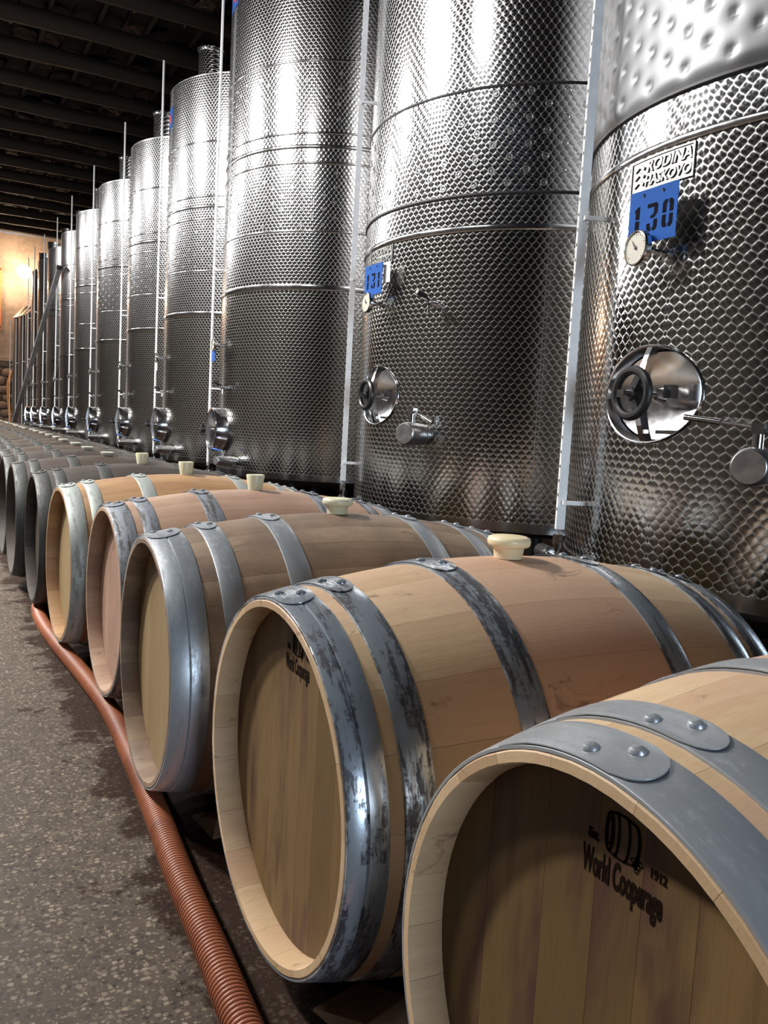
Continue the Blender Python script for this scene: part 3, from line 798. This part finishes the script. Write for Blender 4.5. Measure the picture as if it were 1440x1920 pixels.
def head_planks(L, n, seed):
    """boards of a head lying in the y-z plane, front face at x = 0 facing -x"""
    rnd = random.Random(seed); Rr = rad_at(L/2-.045, L)-.024
    ws = [rnd.uniform(.75, 1.3) for _ in range(n)]; tot = sum(ws); y = -Rr; out = []
    for w in ws:
        y0 = y+.0002; y1 = y+2*Rr*w/tot-.0002; y = y+2*Rr*w/tot
        pts = []
        for i in range(9):
            yy = y0+(y1-y0)*i/8; pts.append((yy, sqrt(max(0, Rr*Rr-yy*yy))))
        loop = pts+[(a, -b_) for a, b_ in reversed(pts)]
        k = len(loop); g = G().add([(0, a, b_) for a, b_ in loop]+[(.02, a, b_) for a, b_ in loop], [tuple(range(k)), tuple(k+i for i in reversed(range(k)))]+[(i, i+k, (i+1) % k+k, (i+1) % k) for i in range(k)])
        out.append(g.mesh('head_plank', None, 30))
    return out
def hoop_mesh(L, x0, x1, ov=None, ridge=False):
    """flat steel hoop from axial x0 to x1; ov = angle (rad) where the riveted overlap ends"""
    n = 96; vs_ = []; fs = []
    xs = [x0, x0+.0015, (x0+x1)/2, x1-.0015, x1]
    if ridge: xs = [x0, x0+.0015, (x0+x1)/2-.002, (x0+x1)/2, (x0+x1)/2+.002, x1-.0015, x1]
    for i in range(n):
        a = 2*pi*i/n
        loop = []
        for k, x in enumerate(xs):
            lift = .0030 if 0 < k < len(xs)-1 else .0022
            if ridge and k == len(xs)//2: lift = .0002
            loop.append((x, rad_at(x, L)+lift))
        loop += [(xs[-1], rad_at(xs[-1], L)-.001), (xs[0], rad_at(xs[0], L)-.001)]
        vs_ += [(x, r*sin(a), r*cos(a)) for x, r in loop]
    m = len(xs)+2
    for i in range(n):
        i2 = (i+1) % n
        for k in range(m):
            k2 = (k+1) % m; fs.append((i*m+k, i2*m+k, i2*m+k2, i*m+k2))
    g = G().add(vs_, fs)
    if ov is not None:                                                # lapped end with a rounded tongue
        w = x1-x0; nu, nv = 20, 12; top = []; a_st = ov-.62
        for i in range(nu+1):
            for j in range(nv+1):
                s = j/nv; x = x0+w*s; bulge = .10*sqrt(max(0, 1-(2*s-1)**2))
                a = a_st+(ov-.10+bulge-a_st)*i/nu; r = rad_at(x, L)+.0030+.0026*min(1, i/6)*(1 if 0 < j < nv else .8)
                top.append((x, -r*sin(a), r*cos(a)))
        bot = [(x, y*(1-.004), z*(1-.004)) for x, y, z in top]; k = len(top); w1 = nv+1
        f = []
        for i in range(nu):
            for j in range(nv): f.append((i*w1+j, (i+1)*w1+j, (i+1)*w1+j+1, i*w1+j+1))
        f += [(nu*w1+j, nu*w1+j+k, nu*w1+j+1+k, nu*w1+j+1) for j in range(nv)]
        f += [(i*w1, i*w1+k, (i+1)*w1+k, (i+1)*w1) for i in range(nu)]+[(i*w1+nv, (i+1)*w1+nv, (i+1)*w1+nv+k, i*w1+nv+k) for i in range(nu)]
        g.add(top+bot, f)
    return g.mesh('hoop', None, 40)
RIVET = G().prof((0, 0, -.001), (0, 0, 1), [(.0085, 0), (.0085, .0015), (.0070, .0042), (.0035, .0060), (.0006, .0064)], 14).mesh('rivet', None)
KINDS = {}
def kit(L, nst, seed, double):
    key = (L, nst, seed, double)
    if key in KINDS: return KINDS[key]
    rnd = random.Random(seed); ws = [rnd.uniform(.8, 1.25) for _ in range(nst)]; ws[0] = 1.3; tot = sum(ws)
    a = -pi*ws[0]/tot; st = []
    for w in ws: b_ = a+2*pi*w/tot; st.append(stave_mesh(L, a, b_)); a = b_
    h0 = -L/2; ov = .16
    wide = double == 'wide'
    spans = [(h0+.001, h0+(.076 if wide else .057), bool(double)), (h0+(.112 if wide else .078), h0+(.158 if wide else .122), False), (h0+.262, h0+.312, False)]
    hp = []
    for s0, s1, rd in spans: hp.append((hoop_mesh(L, s0, s1, ov, rd), s0, s1))
    for s0, s1, rd in spans: hp.append((hoop_mesh(L, -s1, -s0, ov, rd), -s1, -s0))
    KINDS[key] = (st, head_planks(L, 8, seed+1), hp)
    return KINDS[key]
def barrel(label, x, y, rz, L, mats, double=False, seed=1, nst=None, group='wine barrels lying side by side'):
    """mats: stave, head, hoop"""
    t = thing('wine_barrel', label, 'barrel', (x, y, ZC), rz, group)
    st, hd, hp = kit(L, nst or (21 if L < .9 else 27), seed, double)
    for m in st:
        if not m.materials: m.materials.append(mats[0])
        obj('stave', m, t, mat=mats[0])
    for s in (-1, 1):
        for m in hd:
            if not m.materials: m.materials.append(mats[1])
            obj('head_plank', m, t, (s*(L/2-.045), 0, 0), (0, 0, 0 if s < 0 else pi), mat=mats[1])
    if not RIVET.materials: RIVET.materials.append(M_GALV)
    for m, x0, x1 in hp:
        if not m.materials: m.materials.append(mats[2])
        h = obj('hoop', m, t, mat=mats[2])
        for k, s in enumerate((.30, .70)):
            xx = x0+(x1-x0)*s; a = .07-.11*k; r = rad_at(xx, L)+.0052
            obj('rivet', RIVET, h, (xx, r*sin(a), r*cos(a)), (-a, 0, 0), mat=mats[2])
    return t
OAK_NEW = mat_oak('oak_new', (0.53, 0.385, 0.235), (0.40, 0.27, 0.15), (0.46, 0.275, 0.195), 0.9, bloom=True)
OAK_PINK = mat_oak('oak_pinkish', (0.402, 0.270, 0.183), (0.315, 0.197, 0.132), (0.249, 0.139, 0.110), 0.55, 0.12, bloom=True)
OAK_GREY = mat_oak('oak_greyed', (0.293, 0.209, 0.139), (0.197, 0.132, 0.084), (0.160, 0.096, 0.073), 0.6, 0.35)
OAK_GOLD = mat_oak('oak_golden', (0.372, 0.223, 0.105), (0.291, 0.161, 0.074), (0.174, 0.081, 0.056), 0.35, 0.05)
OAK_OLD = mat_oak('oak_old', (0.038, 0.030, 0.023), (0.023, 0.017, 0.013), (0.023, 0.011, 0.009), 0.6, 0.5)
HEAD_NEW = mat_oak('head_new', (0.160, 0.098, 0.037), (0.112, 0.066, 0.023), (0.058, 0.024, 0.018), 0.9, 0.0, 'z')
HEAD_GOLD = mat_oak('head_golden', (0.260, 0.186, 0.093), (0.205, 0.136, 0.062), (0.167, 0.099, 0.053), 0.3, 0.0, 'z')
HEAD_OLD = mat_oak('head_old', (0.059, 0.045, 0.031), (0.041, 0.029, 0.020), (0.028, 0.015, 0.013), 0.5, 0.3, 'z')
HOOP_A = mat_hoop('hoop_mottled', (0.364, 0.411, 0.460), (0.059, 0.059, 0.067), (0.475, 0.565), .22)
HOOP_B = mat_hoop('hoop_clean', (0.381, 0.411, 0.443), (0.213, 0.226, 0.238), (0.48, 0.66), .34)
HOOP_C = mat_hoop('hoop_oxidised', (0.349, 0.381, 0.364), (0.174, 0.183, 0.166), (0.47, 0.66), .5, .4)
HOOP_D = mat_hoop('hoop_rusty', (0.238, 0.262, 0.301), (0.055, 0.050, 0.046), (0.44, 0.60), .5, .45)
HOOP_E = mat_hoop('hoop_dull', (0.055, 0.058, 0.055), (0.028, 0.027, 0.026), (0.42, 0.62), .5, .45)
def brand(t, L):
    """burnt maker's mark on the left head: lettering reads along -y when seen from -x"""
    X = -L/2+.045-.0006
    def put(v2, f2, cy, cz, name):
        g = G().add([(X, cy-a, cz+b_) for a, b_ in v2], f2); g.build(name, M_INK, t, fix=False)
    v2, f2 = text_geo('World Cooperage', .035, .362, .0011); put(v2, f2, .000, .177, 'brand_lettering')
    v2, f2 = text_geo('Est.', .012, .8, .0006); put(v2, f2, .036, .203, 'brand_lettering')
    v2, f2 = text_geo('1912', .012, .8, .0005); put(v2, f2, -.041, .201, 'brand_lettering')
    g = G()                                                            # small barrel emblem drawn in line
    def stroke(pts, w):
        w *= 1.35
        for (a, b_), (c, d) in zip(pts, pts[1:]):
            dx, dz = c-a, d-b_; ln = math.hypot(dx, dz) or 1; nx, nz = -dz/ln*w/2, dx/ln*w/2; ex, ez = dx/ln*w*.3, dz/ln*w*.3
            g.add([(X, -(a-ex+nx), b_-ez+nz), (X, -(c+ex+nx), d+ez+nz), (X, -(c+ex-nx), d+ez-nz), (X, -(a-ex-nx), b_-ez-nz)], [(0, 1, 2, 3)])
    cz = .215; hh = .0175
    arc = lambda cx, rx, a0, a1, n=12, ry=hh: [(cx+rx*cos(radians(a0+(a1-a0)*i/n)), cz+ry*sin(radians(a0+(a1-a0)*i/n))) for i in range(n+1)]
    stroke(arc(-.017, .0045, 0, 360, 20), .0018); stroke(arc(-.017, .0024, 0, 360, 16, hh*.72), .0010)
    for cx, rx in ((-.010, .0045), (.002, .005), (.0135, .005)): stroke(arc(cx, rx, -90, 90, 12, hh*(1.12 if abs(cx) < .012 else 1.0)), .0017)
    stroke([(-.017, cz+hh), (-.008, cz+hh*1.13), (.002, cz+hh*1.13), (.014, cz+hh*.98)], .0016); stroke([(-.017, cz-hh), (-.008, cz-hh*1.13), (.002, cz-hh*1.13), (.014, cz-hh*.98)], .0016)
    stroke(arc(.0135, .0048, -90, 90, 10, hh*.98), .0022)
    for bx, bz in ((.012, -.013), (.017, -.010), (.0215, -.013), (.0145, -.017), (.019, -.0165), (.017, -.0205)): stroke([(bx+.0021*cos(k*pi/4), cz+bz+.0021*sin(k*pi/4)) for k in range(9)], .0008)
    g.build('brand_emblem', M_INK, t, fix=False)
B_SPEC = [
 ('nearest oak barrel, cut off by the right edge, with its maker brand on the head', .935, .505, 0, .89, (OAK_NEW, HEAD_NEW, HOOP_B), False, 3),
 ('oak barrel with mottled hoops and a branded head, second from the viewer', .918, 1.195, 0, .89, (OAK_NEW, HEAD_NEW, HOOP_A), 'ridge', 3),
 ('greyish oak barrel with wide clean double end hoops, third from the viewer', .914, 1.902, radians(-1.5), .95, (OAK_GREY, HEAD_GOLD, HOOP_B), 'wide', 5),
 ('pinkish oak barrel with dark rusty hoops, fourth from the viewer', .945, 2.592, 0, .95, (OAK_PINK, OAK_PINK, HOOP_D), False, 5),
 ('golden oak barrel with pale oxidised hoops, fifth from the viewer', .906, 3.283, radians(1.3), .95, (OAK_GOLD, HEAD_GOLD, HOOP_C), False, 5),
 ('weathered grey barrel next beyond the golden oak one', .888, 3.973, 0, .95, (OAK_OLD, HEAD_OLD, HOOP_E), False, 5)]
for i, (lab, x, y, rz, L, mats, dbl, seed) in enumerate(B_SPEC):
    t = barrel(lab, x, y, rz, L, mats, dbl, seed)
    if i < 2: brand(t, L)
# farther barrels: the same barrel in fewer pieces
def body_geo(L, n=40):
    g = G(); xs = [-L/2+L*i/14 for i in range(15)]; prof = [(rad_at(-L/2, L)-.022, -L/2+.044), (rad_at(-L/2, L)-.013, -L/2)]+[(rad_at(x, L), x) for x in xs]+[(rad_at(L/2, L)-.013, L/2), (rad_at(L/2, L)-.022, L/2-.044)]
    vs_ = []; fs = []
    for r, x in prof:
        for k in range(n): a = 2*pi*k/n; vs_.append((x, r*sin(a), r*cos(a)))
    for k in range(len(prof)-1):
        for i in range(n): i2 = (i+1) % n; fs.append((k*n+i, (k+1)*n+i, (k+1)*n+i2, k*n+i2))
    return g.add(vs_, fs)
LF = .95
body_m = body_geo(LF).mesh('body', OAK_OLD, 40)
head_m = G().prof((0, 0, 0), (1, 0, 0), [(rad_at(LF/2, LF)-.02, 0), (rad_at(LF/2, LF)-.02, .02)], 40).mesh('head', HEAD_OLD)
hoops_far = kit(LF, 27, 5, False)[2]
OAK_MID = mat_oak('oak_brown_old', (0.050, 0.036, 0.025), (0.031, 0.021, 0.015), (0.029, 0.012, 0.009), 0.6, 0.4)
ORD = ['seventh', 'eighth', 'ninth', 'tenth', 'eleventh', 'twelfth', 'thirteenth', 'fourteenth', 'fifteenth', 'sixteenth', 'seventeenth', 'eighteenth', 'nineteenth', 'twentieth', 'twenty-first', 'twenty-second', 'twenty-third', 'twenty-fourth', 'twenty-fifth']
FAR = []
for i, od in enumerate(ORD):
    y = 3.973+.70*(i+1); x = .885+.028*max(0, y-5.0)+random.uniform(-.03, .03)
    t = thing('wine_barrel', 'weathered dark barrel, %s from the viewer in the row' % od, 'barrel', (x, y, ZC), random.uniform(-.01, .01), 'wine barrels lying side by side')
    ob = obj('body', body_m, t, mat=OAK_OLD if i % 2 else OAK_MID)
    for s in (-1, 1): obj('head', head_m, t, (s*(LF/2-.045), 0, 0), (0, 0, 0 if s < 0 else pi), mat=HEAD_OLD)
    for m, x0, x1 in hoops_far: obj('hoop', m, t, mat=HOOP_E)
    FAR.append((x, y, od))
# bungs
def bung_mush():
    return G().prof((0, 0, -.01), (0, 0, 1), [(.0255, .012), (.0275, .030), (.0285, .031), (.036, .034), (.0385, .038), (.0390, .044), (.037, .049), (.031, .0515), (.004, .0525)], 36).mesh('barrel_bung', M_BUNG, 50)
def bung_taper():
    return G().prof((0, 0, -.01), (0, 0, 1), [(.022, .0105), (.030, .058), (.029, .061), (.025, .062), (.022, .059), (.004, .058)], 28).mesh('barrel_bung', M_BUNG2, 50)
def bung_flat():
    return G().prof((0, 0, -.01), (0, 0, 1), [(.024, .0105), (.036, .026), (.036, .030), (.030, .032), (.004, .032)], 24).mesh('barrel_bung', M_BUNG3, 50)
BMU, BTA, BFL = bung_mush(), bung_taper(), bung_flat()
def bung(me, x, y, lab, mat=None):
    o = obj('barrel_bung', me, None, (x, y, ZC+RB-.002), (0, 0, random.uniform(0, 6)), mat=mat)
    tag(o, lab, 'bung', 'bungs in the barrel tops'); return o
bung(BMU, .918, 1.195, 'cream mushroom-shaped bung on the second barrel')
bung(BMU, .914, 1.902, 'pale mushroom-shaped bung on the greyish third barrel', M_BUNG2)
bung(BTA, .945, 2.592, 'pale tapered bung on the pinkish fourth barrel')
bung(BTA, .906, 3.283, 'pale tapered bung on the golden fifth barrel')
bung(BTA, .888, 3.973, 'tall pale tapered bung on the grey barrel beyond the golden one')
for x, y, od in FAR: bung(BFL, x, y, 'low whitish bung on the %s barrel' % od)

pk = G().box((0, 0, .0065), (.14, 17.9, .013)).build('support_plank', plain('plank_wood', (0.16, 0.10, 0.06), .7), None, loc=(.92, 8.75, 0))
tag(pk, 'thin plank on the floor that the whole row of barrels rests on', 'plank')
# wedges that keep the barrels from rolling
M_CHOCK = mat_oak('chock_wood', (0.307, 0.190, 0.103), (0.219, 0.132, 0.066), (0.146, 0.073, 0.044), .4)
def wedge(x, y, rz, lab):
    g = G().add([(-.05, -.06, 0), (.05, -.06, 0), (.05, .06, 0), (-.05, .06, 0), (-.042, -.055, .042), (.045, -.05, .045), (.05, .06, .006), (-.05, .06, .005)], [(0, 3, 2, 1), (4, 5, 6, 7), (0, 1, 5, 4), (1, 2, 6, 5), (2, 3, 7, 6), (3, 0, 4, 7)])
    o = g.build('wooden_wedge', M_CHOCK, None, loc=(x, y, 0), rot=(0, 0, rz)); tag(o, lab, 'wedge', 'wooden wedges under the barrels')
wedge(.60, 1.07, .25, 'split wooden wedge under the front end of the second barrel')
wedge(.60, 1.77, .1, 'wooden wedge in the dark under the third barrel')
wedge(.62, 2.46, .1, 'wooden wedge in the dark under the fourth barrel')

# ------------------------------------------------------------------ ribbed hose
def mat_hose():
    b = NB('hose_rubber'); co = b.coord(); n = b.noise(co, 6, 4); n2 = b.noise(co, 30, 4)
    c = b.mix(b.smooth(n, .35, .65), (0.29, 0.090, 0.036), (0.21, 0.062, 0.026)); c = b.mix(b.M('MULTIPLY', b.smooth(n2, .55, .8), .5), c, (0.08, 0.026, 0.017))
    b.set(col=c, rough=.5); return b.m
HP = [(.40, .55), (.405, .80), (.410, 1.05), (.424, 1.29), (.436, 1.53), (.456, 1.79), (.474, 2.10), (.490, 2.50), (.478, 2.87), (.448, 3.36), (.436, 3.75), (.455, 4.05), (.52, 4.25), (.66, 4.33), (.85, 4.33)]
def catmull(P, n):
    out = []
    for i in range(len(P)-1):
        p0, p1, p2, p3 = P[max(i-1, 0)], P[i], P[i+1], P[min(i+2, len(P)-1)]
        for k in range(n):
            t = k/n; out.append(tuple(.5*((2*b_)+(-a+c)*t+(2*a-5*b_+4*c-d)*t*t+(-a+3*b_-3*c+d)*t**3) for a, b_, c, d in zip(p0, p1, p2, p3)))
    return out+[P[-1]]
dense = catmull(HP, 60)
path = []; rads = []; pitch = .0098; step = pitch/4; acc = 0; hr = .0290
for (x0, y0), (x1, y1) in zip(dense, dense[1:]):
    d = math.hypot(x1-x0, y1-y0); s = (-acc) % step if acc else 0
    t_ = step-(acc % step) if acc % step else 0
    while t_ < d:
        u = t_/d; kk = round((acc+t_)/step); path.append((x0+(x1-x0)*u, y0+(y1-y0)*u, hr+.001)); rads.append(hr-(0, .0010, .0046, .0010)[kk % 4]); t_ += step
    acc += d
hs = G().tube(path, rads, 20).build('ribbed_hose', mat_hose(), None, 70)
tag(hs, 'reddish-brown ribbed suction hose lying along the barrel ends', 'hose')
